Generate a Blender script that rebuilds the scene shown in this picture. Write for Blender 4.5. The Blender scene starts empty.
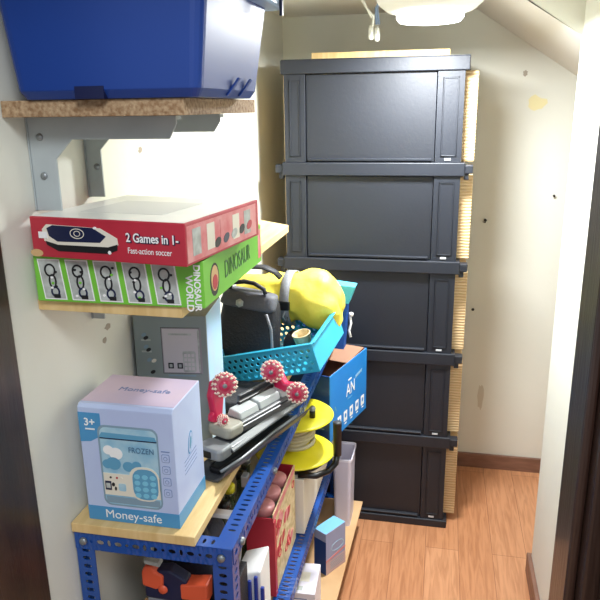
import bpy, bmesh, math, random
from mathutils import Vector, Matrix
random.seed(7)
PI = math.pi
col = bpy.context.scene.collection
scn = bpy.context.scene

# ------------------------------------------------------------------ camera
R = [[0.97884, 0.04303, -0.20008], [0.20460, -0.27515, 0.93939], [-0.01462, -0.96043, -0.27809]]
cd = bpy.data.cameras.new('camera'); cam = bpy.data.objects.new('camera', cd); col.objects.link(cam)
cd.sensor_width = 36; cd.lens = 665.9 / 600 * 36; cd.clip_start = 0.02
rt, dn, fw = [Vector((R[0][i], R[1][i], R[2][i])).normalized() for i in range(3)]
m = Matrix.Identity(4)
for i in range(3):
    m[i][0] = rt[i]; m[i][1] = -dn[i]; m[i][2] = -fw[i]
m[0][3], m[1][3], m[2][3] = 0, 0, 1.55
cam.matrix_world = m
scn.camera = cam
# ------------------------------------------------------------------ light
w = bpy.data.worlds.new('world'); scn.world = w; w.use_nodes = True
w.node_tree.nodes['Background'].inputs[0].default_value = (0.86, 0.94, 1.0, 1)
w.node_tree.nodes['Background'].inputs[1].default_value = 0.5
def area(name, loc, size, power, color, rot=(0, 0, 0), shape='DISK', size_y=None):
    l = bpy.data.lights.new(name, 'AREA'); l.shape = shape; l.size = size; l.energy = power; l.color = color
    if size_y: l.size_y = size_y
    o = bpy.data.objects.new(name, l); o.location = loc; o.rotation_euler = rot; col.objects.link(o); return o
area('closet_lamp_light', (-0.05, 1.98, 1.760), 0.15, 25.0, (0.95, 0.985, 1.0))
area('hall_fill_light', (0.2, -0.35, 2.45), 0.6, 19.0, (0.93, 0.97, 1.0), rot=(math.radians(25), 0, 0))  # unseen fill light added behind the camera to brighten surfaces facing it
scn.view_settings.view_transform = 'Standard'
scn.view_settings.look = 'None'
scn.view_settings.gamma = 1
scn.view_settings.use_curve_mapping = False
scn.view_settings.exposure = 0.3

# ------------------------------------------------------------------ materials
def lin(c):
    return tuple((v / 12.92 if v <= .04045 else ((v + .055) / 1.055) ** 2.4) for v in [x / 255 for x in c])
MATS = {}
def mat(name, rgb, rough=.5, metal=0, bump=0, bscale=60, var=0, vscale=8, alpha=None, trans=0, emit=0, stretch=None, coat=0, rgb2=None, spec=.5):
    if name in MATS: return MATS[name]
    M = bpy.data.materials.new(name); M.use_nodes = True; nt = M.node_tree
    b = nt.nodes['Principled BSDF']; c = lin(rgb)
    b.inputs['Base Color'].default_value = (*c, 1); b.inputs['Roughness'].default_value = rough
    b.inputs['Metallic'].default_value = metal; b.inputs['Specular IOR Level'].default_value = spec
    if coat: b.inputs['Coat Weight'].default_value = coat; b.inputs['Coat Roughness'].default_value = .15
    if trans: b.inputs['Transmission Weight'].default_value = trans
    if alpha is not None: b.inputs['Alpha'].default_value = alpha
    if emit:
        b.inputs['Emission Color'].default_value = (*c, 1); b.inputs['Emission Strength'].default_value = emit
    tc = nt.nodes.new('ShaderNodeTexCoord'); mp = nt.nodes.new('ShaderNodeMapping')
    nt.links.new(tc.outputs['Object'], mp.inputs[0])
    if stretch: mp.inputs['Scale'].default_value = stretch
    if var or rgb2:
        n = nt.nodes.new('ShaderNodeTexNoise'); n.inputs['Scale'].default_value = vscale; n.inputs['Detail'].default_value = 5
        nt.links.new(mp.outputs[0], n.inputs['Vector'])
        r = nt.nodes.new('ShaderNodeValToRGB'); r.color_ramp.elements[0].position = .35; r.color_ramp.elements[1].position = .65
        c2 = lin(rgb2) if rgb2 else tuple(v * (1 - var) for v in c)
        r.color_ramp.elements[0].color = (*c2, 1); r.color_ramp.elements[1].color = (*c, 1)
        nt.links.new(n.outputs['Fac'], r.inputs[0]); nt.links.new(r.outputs[0], b.inputs['Base Color'])
    if bump:
        n = nt.nodes.new('ShaderNodeTexNoise'); n.inputs['Scale'].default_value = bscale; n.inputs['Detail'].default_value = 4
        nt.links.new(mp.outputs[0], n.inputs['Vector'])
        bp = nt.nodes.new('ShaderNodeBump'); bp.inputs['Strength'].default_value = bump; bp.inputs['Distance'].default_value = .004
        nt.links.new(n.outputs['Fac'], bp.inputs['Height']); nt.links.new(bp.outputs[0], b.inputs['Normal'])
    MATS[name] = M; return M

wallm = mat('wall_paint', (231, 231, 220), .75, bump=.15, bscale=40, var=.04, vscale=3)
ceilm = mat('ceiling_paint', (236, 233, 226), .8, bump=.1, bscale=30)
darkwood = mat('dark_door_wood', (40, 24, 19), .38, bump=.25, bscale=30, stretch=(6, 6, .6), rgb2=(58, 38, 30), vscale=6, coat=.3)
baseb = mat('baseboard_wood', (142, 104, 86), .5, rgb2=(122, 88, 72), vscale=10, stretch=(1, 1, 6))
chip = mat('chipboard', (184, 156, 122), .8, bump=.6, bscale=160, rgb2=(140, 108, 76), vscale=150)
ply = mat('pale_board', (226, 196, 140), .6, rgb2=(210, 176, 116), vscale=7, stretch=(8, 1, 1), bump=.08)
cardb = mat('cardboard', (206, 168, 124), .8, rgb2=(190, 150, 106), vscale=6)
rackblue = mat('rack_blue_paint', (22, 76, 156), .36, var=.08, vscale=25, coat=.25)
steel = mat('bracket_steel', (178, 186, 188), .45, var=.12, vscale=12)
rivet = mat('bolt_zinc', (150, 155, 158), .4, metal=.7)
tubblue = mat('tub_blue_plastic', (24, 62, 142), .42, var=.1, vscale=4)
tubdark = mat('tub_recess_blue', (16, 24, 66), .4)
lidm = mat('tub_lid_plastic', (170, 196, 232), .3)
redp = mat('red_print', (186, 44, 62), .45, var=.12, vscale=18)
redtop = mat('box_top_print', (232, 232, 226), .3, rgb2=(212, 216, 210), vscale=9)
redside = mat('red_worn_print', (206, 92, 100), .4, rgb2=(222, 150, 150), vscale=24)
white = mat('white_print', (240, 240, 240), .5)
offw = mat('cream_print', (228, 222, 206), .5)
grn = mat('green_print', (118, 196, 62), .45, var=.1, vscale=10)
navy = mat('navy_print', (24, 32, 66), .4)
blackp = mat('black_print', (22, 22, 26), .5)
greyp = mat('grey_print', (160, 164, 160), .5, rgb2=(190, 196, 192), vscale=60)
tanp = mat('tan_print', (206, 170, 120), .5)
lilac = mat('lilac_carton', (176, 188, 226), .45, rgb2=(188, 204, 234), vscale=5)
lilactop = mat('lilac_pink_carton', (188, 178, 210), .45, rgb2=(208, 190, 208), vscale=6)
bandblue = mat('label_blue', (74, 146, 196), .45)
sky = mat('pale_blue_print', (176, 208, 222), .4, rgb2=(138, 186, 212), vscale=30)
skyd = mat('mid_blue_print', (96, 158, 192), .4)
keyb = mat('key_blue', (126, 196, 222), .4)
greyinner = mat('bluegrey_print', (130, 156, 174), .45)
inkb = mat('soft_blue_ink', (120, 140, 184), .5)
safeg = mat('grey_carton', (140, 152, 150), .5, var=.1, vscale=8)
safef = mat('grey_picture', (206, 200, 204), .5)
skyside = mat('light_blue_carton', (172, 226, 250), .4, rgb2=(190, 212, 250), vscale=7)
cabm = mat('cabinet_black_plastic', (24, 29, 40), .54, bump=.12, bscale=120, var=.12, vscale=5, spec=.6)
cabp = mat('drawer_black_plastic', (20, 25, 36), .54, bump=.08, bscale=90, var=.2, vscale=3, spec=.65)
def woven():
    M = mat('woven_beige_side', (222, 190, 142), .7)
    nt = M.node_tree; b = nt.nodes['Principled BSDF']; tc = nt.nodes.new('ShaderNodeTexCoord')
    wv = nt.nodes.new('ShaderNodeTexWave'); wv.bands_direction = 'Z'; wv.inputs['Scale'].default_value = 30; wv.inputs['Distortion'].default_value = 1.5
    nt.links.new(tc.outputs['Object'], wv.inputs['Vector'])
    bp = nt.nodes.new('ShaderNodeBump'); bp.inputs['Strength'].default_value = .5; bp.inputs['Distance'].default_value = .003
    nt.links.new(wv.outputs['Fac'], bp.inputs['Height']); nt.links.new(bp.outputs[0], b.inputs['Normal'])
    r = nt.nodes.new('ShaderNodeValToRGB'); r.color_ramp.elements[0].color = (*lin((206, 170, 120)), 1); r.color_ramp.elements[1].color = (*lin((230, 202, 158)), 1)
    nt.links.new(wv.outputs['Fac'], r.inputs[0]); nt.links.new(r.outputs[0], b.inputs['Base Color'])
    return M
wov = woven()
pink = mat('pink_plastic', (208, 36, 84), .3, coat=.4)
pinkt = mat('clear_pink_wheel', (220, 96, 116), .25, trans=.25)
gem = mat('white_gem', (246, 226, 208), .25)
ltgrey = mat('light_grey_plastic', (176, 182, 182), .4)
beigeg = mat('warm_grey_plastic', (158, 156, 142), .45)
dkgrey = mat('dark_grey_plastic', (66, 68, 72), .35, var=.15)
silver = mat('silver_plastic', (140, 144, 146), .35, metal=.2)
blk = mat('black_plastic', (18, 18, 20), .35)
blkfab = mat('black_fabric', (34, 34, 40), .6, bump=.5, bscale=160)
greyfab = mat('grey_webbing', (128, 130, 136), .6, bump=.3, bscale=200)
yelfab = mat('yellow_fabric', (246, 230, 92), .5, bump=.8, bscale=26, rgb2=(232, 212, 70), vscale=12)
yel = mat('yellow_plastic', (238, 226, 48), .35)
cable = mat('pale_cable', (198, 190, 160), .5)
teal = mat('turquoise_plastic', (52, 170, 206), .35)
teal2 = mat('turquoise_card', (84, 196, 220), .45)
bluec = mat('bright_blue_print', (26, 120, 202), .45, rgb2=(34, 134, 212), vscale=4)
blued = mat('deep_blue_print', (18, 62, 130), .45)
orange = mat('orange_plastic', (224, 92, 58), .4)
purplet = mat('lilac_clear_plastic', (226, 222, 240), .3, alpha=.8)
pinklid = mat('rose_lid', (206, 138, 140), .35)
glassg = mat('olive_glass', (88, 98, 74), .2, trans=.4)
clearg = mat('jar_glass', (176, 180, 166), .15, trans=.6)
creamp = mat('cream_pattern_card', (226, 208, 168), .6, rgb2=(186, 164, 116), vscale=60)
browni = mat('carton_inside', (150, 112, 90), .85)

def floor_mat():
    M = bpy.data.materials.new('laminate_floor'); M.use_nodes = True; nt = M.node_tree; b = nt.nodes['Principled BSDF']; L = nt.links.new
    tc = nt.nodes.new('ShaderNodeTexCoord')
    mp = nt.nodes.new('ShaderNodeMapping'); mp.inputs['Rotation'].default_value = (0, 0, PI / 2)
    L(tc.outputs['Object'], mp.inputs[0])
    br = nt.nodes.new('ShaderNodeTexBrick'); br.inputs['Scale'].default_value = 1; br.inputs['Brick Width'].default_value = .9
    br.inputs['Row Height'].default_value = .118; br.inputs['Mortar Size'].default_value = .0012; br.offset = .37
    br.inputs['Color1'].default_value = (*lin((204, 148, 108)), 1); br.inputs['Color2'].default_value = (*lin((192, 134, 94)), 1); br.inputs['Mortar'].default_value = (*lin((158, 106, 74)), 1)
    br.inputs['Bias'].default_value = 0
    L(mp.outputs[0], br.inputs['Vector'])
    m2 = nt.nodes.new('ShaderNodeMapping'); m2.inputs['Scale'].default_value = (26, 2.2, 1); L(tc.outputs['Object'], m2.inputs[0])
    n = nt.nodes.new('ShaderNodeTexNoise'); n.inputs['Scale'].default_value = 2.6; n.inputs['Detail'].default_value = 6; n.inputs['Distortion'].default_value = 1.0
    L(m2.outputs[0], n.inputs['Vector'])
    r = nt.nodes.new('ShaderNodeValToRGB'); r.color_ramp.elements[0].position = .35; r.color_ramp.elements[0].color = (.62, .52, .45, 1); r.color_ramp.elements[1].position = .6; r.color_ramp.elements[1].color = (1, 1, 1, 1)
    L(n.outputs['Fac'], r.inputs[0])
    mx = nt.nodes.new('ShaderNodeMix'); mx.data_type = 'RGBA'; mx.blend_type = 'MULTIPLY'; mx.inputs[0].default_value = .6
    L(br.outputs['Color'], mx.inputs[6]); L(r.outputs[0], mx.inputs[7]); L(mx.outputs[2], b.inputs['Base Color'])
    b.inputs['Roughness'].default_value = .38
    return M

# ------------------------------------------------------------------ mesh builder
class MB:
    def __init__(s): s.bm = bmesh.new(); s.mats = []
    def mi(s, m):
        if m not in s.mats: s.mats.append(m)
        return s.mats.index(m)
    def faces(s, vs, fs, m, smooth=False):
        bv = [s.bm.verts.new(v) for v in vs]; k = s.mi(m)
        for f in fs:
            try:
                fc = s.bm.faces.new([bv[i] for i in f]); fc.material_index = k; fc.smooth = smooth
            except ValueError: pass
        return bv
    def box(s, lo, hi, m, T=None):
        x0, y0, z0 = lo; x1, y1, z1 = hi
        vs = [Vector(p) for p in [(x0, y0, z0), (x1, y0, z0), (x1, y1, z0), (x0, y1, z0), (x0, y0, z1), (x1, y0, z1), (x1, y1, z1), (x0, y1, z1)]]
        if T: vs = [T @ v for v in vs]
        s.faces(vs, [(3, 2, 1, 0), (4, 5, 6, 7), (0, 1, 5, 4), (1, 2, 6, 5), (2, 3, 7, 6), (3, 0, 4, 7)], m); return s
    def hexa(s, p8, m):
        s.faces(p8, [(3, 2, 1, 0), (4, 5, 6, 7), (0, 1, 5, 4), (1, 2, 6, 5), (2, 3, 7, 6), (3, 0, 4, 7)], m); return s
    def prism(s, poly, d, m, f=None):            # poly of 3D points, extruded by vector d
        n = len(poly); d = Vector(d); a = [Vector(p) for p in poly]; b = [p + d for p in a]
        s.faces(a + b, [tuple(range(n))[::-1], tuple(range(n, 2 * n))] + [(i, (i + 1) % n, n + (i + 1) % n, n + i) for i in range(n)], m); return s
    def tube(s, pts, r, m, seg=10, caps=True):
        pts = [Vector(p) for p in pts]; n = len(pts); rs = r if isinstance(r, (list, tuple)) else [r] * n
        vs = []; t0 = (pts[1] - pts[0]).normalized(); up = Vector((0, 0, 1)) if abs(t0.z) < .9 else Vector((1, 0, 0))
        u = t0.cross(up).normalized()
        for i, p in enumerate(pts):
            t = (pts[min(i + 1, n - 1)] - pts[max(i - 1, 0)]).normalized()
            u = (u - t * u.dot(t)).normalized(); v = t.cross(u)
            for k in range(seg):
                a = 2 * PI * k / seg; vs.append(p + (u * math.cos(a) + v * math.sin(a)) * rs[i])
        fs = [(i * seg + k, i * seg + (k + 1) % seg, (i + 1) * seg + (k + 1) % seg, (i + 1) * seg + k) for i in range(n - 1) for k in range(seg)]
        if caps: fs += [tuple(range(seg))[::-1], tuple(range((n - 1) * seg, n * seg))]
        s.faces(vs, fs, m, True); return s
    def lathe(s, c, prof, m, axis=(0, 0, 1), seg=24):
        ax = Vector(axis).normalized(); c = Vector(c)
        u = ax.cross(Vector((0, 1, 0)) if abs(ax.y) < .9 else Vector((1, 0, 0))).normalized(); v = ax.cross(u)
        vs = [c + ax * h + (u * math.cos(2 * PI * k / seg) + v * math.sin(2 * PI * k / seg)) * max(r, 1e-5) for r, h in prof for k in range(seg)]
        n = len(prof)
        s.faces(vs, [(i * seg + k, i * seg + (k + 1) % seg, (i + 1) * seg + (k + 1) % seg, (i + 1) * seg + k) for i in range(n - 1) for k in range(seg)], m, True); return s
    def slotted(s, o, u, v, L, W, slots, m):       # plate o + a*u + b*v with real slots: list of (a, b, half_a, half_b, cell_half)
        o = Vector(o); u = Vector(u).normalized(); v = Vector(v).normalized()
        P = lambda a, b: o + u * a + v * b
        cur = 0
        for a, b, ha, hb, ch in sorted(slots):
            if a - ch < cur - 1e-6: continue
            if a - ch > cur + 1e-5: s.faces([P(cur, 0), P(a - ch, 0), P(a - ch, W), P(cur, W)], [(0, 1, 2, 3)], m)
            out = [(a - ch, 0), (a, 0), (a + ch, 0), (a + ch, b), (a + ch, W), (a, W), (a - ch, W), (a - ch, b)]
            k = .72; inn = [(a - ha * k, b - hb * k), (a, b - hb), (a + ha * k, b - hb * k), (a + ha, b), (a + ha * k, b + hb * k), (a, b + hb), (a - ha * k, b + hb * k), (a - ha, b)]
            s.faces([P(*q) for q in out] + [P(*q) for q in inn], [(i, (i + 1) % 8, 8 + (i + 1) % 8, 8 + i) for i in range(8)], m)
            cur = a + ch
        if cur < L - 1e-5: s.faces([P(cur, 0), P(L, 0), P(L, W), P(cur, W)], [(0, 1, 2, 3)], m)
        return s
    def build(s, name, parent=None, bevel=0, solid=0, sub=0, weld=True, seg=2):
        if weld: bmesh.ops.remove_doubles(s.bm, verts=s.bm.verts, dist=1e-6)
        bmesh.ops.recalc_face_normals(s.bm, faces=s.bm.faces)
        me = bpy.data.meshes.new(name); s.bm.to_mesh(me); s.bm.free()
        for m in s.mats: me.materials.append(m)
        o = bpy.data.objects.new(name, me); col.objects.link(o)
        if parent: o.parent = parent
        if solid:
            q = o.modifiers.new('s', 'SOLIDIFY'); q.thickness = solid; q.offset = 0
        if bevel:
            q = o.modifiers.new('b', 'BEVEL'); q.width = bevel; q.segments = seg; q.limit_method = 'ANGLE'; q.angle_limit = .6
        if sub:
            q = o.modifiers.new('d', 'SUBSURF'); q.levels = sub; q.render_levels = sub
        return o

def tag(o, label, cat, group=None, kind=None):
    o['label'] = label; o['category'] = cat
    if group: o['group'] = group
    if kind: o['kind'] = kind
    return o
def thing(name, label, cat, loc=(0, 0, 0), rot=(0, 0, 0), group=None):
    o = bpy.data.objects.new(name, None); o.empty_display_size = .02; col.objects.link(o)
    o.location = loc; o.rotation_euler = rot
    return tag(o, label, cat, group)
def struct(o): o['kind'] = 'structure'; return o
def sub_label(o, s): o['label'] = s; return o

class Face:                                       # printing on a flat face: origin, u, v in the parent's space
    def __init__(s, parent, o, u, v):
        s.p = parent; s.o = Vector(o); s.u = Vector(u).normalized(); s.v = Vector(v).normalized(); s.n = s.u.cross(s.v)
        s.k = 0; s.mb = MB()
    def P(s, a, b, h): return s.o + s.u * a + s.v * b + s.n * h
    def poly(s, pts, m, lift=1):
        s.k += 1; h = .0004 * lift + .000004 * s.k
        s.mb.prism([s.P(a, b, -.0002) for a, b in pts], s.n * (h + .0002), m); return s
    def rect(s, a0, b0, a1, b1, m, lift=1): return s.poly([(a0, b0), (a1, b0), (a1, b1), (a0, b1)], m, lift)
    def rrect(s, a0, b0, a1, b1, r, m, lift=1):
        pts = []
        for cx, cy, st in [(a1 - r, b0 + r, -PI / 2), (a1 - r, b1 - r, 0), (a0 + r, b1 - r, PI / 2), (a0 + r, b0 + r, PI)]:
            for i in range(5): t = st + PI / 2 * i / 4; pts.append((cx + r * math.cos(t), cy + r * math.sin(t)))
        return s.poly(pts, m, lift)
    def disc(s, a, b, ra, rb, m, lift=1, n=16, rot=0):
        return s.poly([(a + ra * math.cos(t) * math.cos(rot) - rb * math.sin(t) * math.sin(rot), b + ra * math.cos(t) * math.sin(rot) + rb * math.sin(t) * math.cos(rot)) for t in [2 * PI * i / n for i in range(n)]], m, lift)
    def ring(s, a, b, ra, rb, wd, m, lift=1, n=18, a0=0, a1=2 * PI):
        for i in range(n):
            t, q = a0 + (a1 - a0) * i / n, a0 + (a1 - a0) * (i + 1) / n
            s.poly([(a + ra * math.cos(t), b + rb * math.sin(t)), (a + ra * math.cos(q), b + rb * math.sin(q)), (a + (ra - wd) * math.cos(q), b + (rb - wd) * math.sin(q)), (a + (ra - wd) * math.cos(t), b + (rb - wd) * math.sin(t))], m, lift)
        return s
    def text(s, body, a, b, size, m, rot=0, lift=2, bold=0, name='lettering', sx=1, al='LEFT'):
        c = bpy.data.curves.new(name, 'FONT'); c.body = body; c.size = size; c.extrude = .0002; c.offset = bold; c.align_x = al; c.align_y = 'CENTER'
        c.materials.append(m); o = bpy.data.objects.new(name, c); col.objects.link(o); o.parent = s.p
        u = s.u * math.cos(rot) + s.v * math.sin(rot); v = s.n.cross(u); p = s.P(a, b, .0004 * lift)
        M = Matrix.Identity(4)
        for i in range(3): M[i][0] = u[i] * sx; M[i][1] = v[i]; M[i][2] = s.n[i]; M[i][3] = p[i]
        dg = bpy.context.evaluated_depsgraph_get(); dg.update()
        me = bpy.data.meshes.new_from_object(o.evaluated_get(dg)); me.name = name
        q = bpy.data.objects.new(name, me); bpy.data.objects.remove(o); bpy.data.curves.remove(c)
        q.name = name; col.objects.link(q); q.parent = s.p; q.matrix_local = M; return q
    def done(s, name='printed_panel'):
        return s.mb.build(name, s.p, weld=False)

# ================================================================== SETTING
XL, XR, YB, ZC = -.64, .355, 2.75, 1.89
def s_box(name, lo, hi, m, bevel=0): return struct(MB().box(lo, hi, m).build(name, bevel=bevel))
s_box('floor', (-1.6, -1.6, -.05), (1.4, 2.85, 0), floor_mat())
s_box('wall_left', (XL - .08, .7, 0), (XL, YB + .08, 2.1), wallm)
s_box('wall_back', (XL, YB, 0), (1.3, YB + .08, 2.1), wallm)
s_box('wall_right', (XR, .78, 0), (XR + .1, 2.05, ZC), wallm)
s_box('wall_recess', (1.2, 2.05, 0), (1.28, YB, ZC), wallm)
s_box('wall_recess_front', (XR + .1, 1.95, 0), (1.28, 2.05, ZC), wallm)
s_box('ceiling', (XL, .78, ZC), (1.3, YB, ZC + .08), ceilm)
# sloped underside of the stairs and the short header in front of it
def zs(x): return 1.845 - .66 * (x - .17)
struct(MB().prism([(.102, 2.05, ZC), (1.2, 2.05, zs(1.2)), (1.2, 2.05, ZC)], (0, .70, 0), ceilm).build('ceiling_stair_slope'))
struct(MB().prism([(.09, 2.03, ZC), (.096, 2.03, zs(.096)), (XR, 2.03, zs(XR)), (XR, 2.03, ZC)], (0, .0195, 0), wallm).build('wall_stair_header'))
# door wall (hall side) round the opening
s_box('wall_hall_left', (-1.6, .70, 0), (XL - .08, .80, 2.6), wallm)
s_box('wall_hall_right', (.26, .70, 0), (1.4, .78, 2.6), wallm)
s_box('wall_hall_top', (-.72, .70, 1.97), (.26, .78, 2.6), wallm)
j = MB().box((-.72, .60, 0), (-.630, .855, 1.9), darkwood).box((-.63, .60, 0), (-.612, .67, 1.9), darkwood).build('door_1_jamb', bevel=.004); struct(j)
j = MB().box((.177, .69, 0), (.26, .86, 1.9), darkwood).box((.194, .60, 0), (.28, .69, 1.9), darkwood).box((.165, .715, 0), (.177, .735, 1.9), darkwood)
struct(j.build('door_1_jamb_right', bevel=.004))
struct(MB().box((-.75, .60, 1.9), (.30, .86, 1.97), darkwood).build('door_1_head', bevel=.004))
# baseboards
s_box('baseboard_back', (XL, YB - .014, 0), (1.2, YB, .066), baseb, .002)
s_box('baseboard_right', (XR - .014, .8, 0), (XR, 2.064, .075), baseb, .002)
s_box('baseboard_right_end', (XR, 2.05, 0), (1.2, 2.064, .075), baseb, .002)
s_box('baseboard_left', (XL, .87, 0), (XL + .012, YB - .014, .066), baseb, .002)
# marks on the plaster
stain = mat('yellow_paint_stain', (236, 226, 176), .7)
def blob(name, c, ru, rv, m, axis, seed):
    rnd = random.Random(seed); n = 14; pts = []
    for i in range(n):
        t = 2 * PI * i / n; k = .75 + .5 * rnd.random()
        if axis == 'y': pts.append((c[0] + ru * k * math.cos(t), c[1], c[2] + rv * k * math.sin(t)))
        else: pts.append((c[0], c[1] + ru * k * math.cos(t), c[2] + rv * k * math.sin(t)))
    return struct(MB().prism(pts, (0, -.0005, 0) if axis == 'y' else (.0005, 0, 0), m).build(name))
blob('trim_1_paint_stain', (.34, YB, 1.552), .032, .028, stain, 'y', 2)
chipm = mat('chipped_plaster', (176, 166, 150), .9)
blob('trim_2_plaster_chip', (XL, 1.156, 1.135), .012, .006, chipm, 'x', 3)
blob('trim_3_plaster_chip', (XL, 1.14, 1.112), .008, .007, chipm, 'x', 4)
blob('trim_4_plaster_chip', (XL, 1.37, 1.466), .009, .006, chipm, 'x', 5)
smud = mat('wall_smudge', (206, 200, 184), .8)
blob('trim_5_smudge', (.205, YB, .34), .012, .06, smud, 'y', 6)
blob('trim_6_smudge', (.29, YB, 1.66), .008, .012, chipm, 'y', 8)

# ================================================================== CEILING LAMP + WIRES
t = thing('ceiling_lamp', 'round white ceiling lamp glowing above the drawer tower', 'lamp', (-.05, 1.98, ZC))
MB().lathe((0, 0, 0), [(0, 0), (.13, 0), (.15, -.02), (.152, -.05), (.14, -.075), (.115, -.095), (.09, -.1)], mat('lamp_housing', (240, 240, 236), .4), seg=48).build('housing', t)
MB().lathe((0, 0, 0), [(.09, -.098), (.09, -.112), (.082, -.122), (.05, -.126), (0, -.127)], mat('lamp_diffuser', (255, 254, 248), .5, emit=14), seg=48).build('diffuser', t)

t = thing('hanging_wires', 'bare cable ends with clear connectors hanging from the ceiling beside the lamp', 'wires', (-.215, 2.15, ZC))
gw = mat('grey_wire', (104, 124, 150), .45); ww = mat('white_wire', (226, 226, 218), .45); cc = mat('clear_connector', (236, 238, 230), .2, trans=.3)
MB().tube([(-.045, 0, 0), (-.04, 0, -.03), (-.025, 0, -.06), (-.005, 0, -.085), (-.008, 0, -.11)], .0035, ww).tube([(-.052, .01, 0), (-.045, .01, -.03), (-.02, 0, -.07), (-.012, 0, -.085)], .0025, ww).build('white_wire', t)
MB().tube([(.055, 0, .0), (.04, 0, -.02), (.015, 0, -.035), (.002, 0, -.06), (.004, 0, -.105)], .004, gw).tube([(.03, .01, 0), (.028, .01, -.03), (.006, 0, -.06), (.012, 0, -.105)], .003, gw).build('grey_wire', t)
for dx, dz in ((-.012, -.13), (.006, -.135)):
    MB().lathe((dx, 0, dz), [(0, -.018), (.007, -.016), (.009, 0), (.008, .014), (.004, .024), (0, .024)], cc, seg=10).build('connector', t)
for nm, lx, x, z in (('nail_hole', 'small dark nail head low on the back wall right of the tower', .151, .731), ('wall_hook', 'tiny metal hook on the back wall at mid height', .178, 1.105), ('wall_nail', 'lone nail high on the back wall near the white corner', .43, 1.205)):
    r = .006 if nm != 'wall_nail' else .005
    o = MB().lathe((x, YB, z), [(0, .012), (r, .012), (r, .008), (r * .4, .007), (r * .4, 0)], mat('dark_metal', (50, 46, 44), .4, metal=.5), axis=(0, -1, 0), seg=10)
    if nm == 'wall_hook': o.tube([(x, YB - .01, z), (x, YB - .02, z - .008), (x - .01, YB - .022, z - .004)], .002, MATS['dark_metal'], 6)
    tag(o.build(nm), lx, 'hook' if nm == 'wall_hook' else 'nail')

# ================================================================== SHELVES + BRACKETS
tag(MB().box((XL + .001, .908, 1.5415), (-.354, 1.275, 1.565), chip).build('upper_shelf', bevel=.001), 'raw chipboard shelf board under the big blue tub', 'shelf')
tag(MB().prism([(XL + .001, .937, 1.2365), (-.386, .930, 1.2365), (-.386, 1.68, 1.2365), (-.479, 1.752, 1.2365), (XL + .001, 1.752, 1.2365)], (0, 0, .0185), ply).build('middle_shelf', bevel=.001),
    'pale wooden shelf board under the red and green game boxes', 'shelf')
def bracket(name, label, y, L, leg, ztop, zbot, w=.045, h=.032):
    t = thing(name, label, 'bracket', (XL, y, ztop), group='shelf brackets')
    c = .03
    p = [(.003, 0), (L, 0), (L, -.012), (L - .012, -h), (w + c, -h), (w, -h - c), (w, -(ztop - zbot)), (.003, -(ztop - zbot))]
    MB().prism([(a, 0, b) for a, b in p], (0, .004, 0), steel).build('arm_plate', t, bevel=.0008)
    MB().box((.003, .004, -.006), (L, .022, -.0005), steel).box((.001, -.002, -(ztop - zbot)), (.003, .026, -.001), steel).build('flange', t)
    for z in (-.03, -.09) if ztop - zbot > .1 else (-.03,):
        MB().lathe((.022, 0, z), [(0, .003), (.005, .003), (.006, 0)], rivet, axis=(0, -1, 0), seg=12).build('screw', t)
    return t
bracket('shelf_bracket', 'wide grey steel bracket nearest the doorway under the chipboard shelf', .965, .25, .04, 1.541, 1.396, .046, .034)
bracket('shelf_bracket', 'grey steel bracket further in under the chipboard shelf', 1.135, .262, .03, 1.541, 1.396, .032, .03)
bracket('shelf_bracket', 'small grey bracket foot showing under the pale middle shelf', 1.10, .2, .03, 1.236, 1.17, .026, .02)

# ================================================================== BLUE TUB
t = thing('storage_tub', 'large blue plastic storage tub on the chipboard shelf', 'tub', (-.462, 1.055, 1.5655))
def ringv(xa, xb, ya, yb, z, r, n=5):
    out = []
    for cx, cy, st in [(xb - r, ya + r, -PI / 2), (xb - r, yb - r, 0), (xa + r, yb - r, PI / 2), (xa + r, ya + r, PI)]:
        for i in range(n): a = st + PI / 2 * i / (n - 1); out.append((cx + r * math.cos(a), cy + r * math.sin(a), z))
    return out
def loft(mb, rings, m, cap0=True, cap1=True, smooth=True):
    n = len(rings[0]); vs = [p for r in rings for p in r]
    fs = [(i * n + k, i * n + (k + 1) % n, (i + 1) * n + (k + 1) % n, (i + 1) * n + k) for i in range(len(rings) - 1) for k in range(n)]
    if cap0: fs.append(tuple(range(n))[::-1])
    if cap1: fs.append(tuple(range((len(rings) - 1) * n, len(rings) * n)))
    mb.faces(vs, fs, m, smooth); return mb
mb = MB()
loft(mb, [ringv(-.133, .130, -.152, .12, 0, .01), ringv(-.140, .138, -.162, .13, .012, .015), ringv(-.155, .153, -.168, .158, .147, .018), ringv(-.155, .153, -.168, .158, .148, .018)], tubblue, smooth=False)
mb.build('body', t, bevel=.002)
mb = MB(); loft(mb, [ringv(-.157, .176, -.17, .180, .148, .02), ringv(-.157, .180, -.176, .184, .152, .02), ringv(-.157, .180, -.176, .184, .172, .02), ringv(-.157, .174, -.17, .178, .178, .02)], lidm, smooth=False)
sub_label(mb.build('lid', t, bevel=.001), 'pale blue lid rim')
MB().box((-.046, -.1640, .0), (-.002, -.150, .017), tubdark).build('hand_recess', t)
for y in (-.035, .03):
    MB().prism([(.1325, y, .003), (.1325, y + .012, .003), (.146, y + .034, .03), (.146, y + .022, .03)], (.004, 0, 0), tubblue).build('side_rib', t, bevel=.001)
MB().box((.180, .135, .135), (.185, .145, .165), tubdark).build('clip', t)

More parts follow.
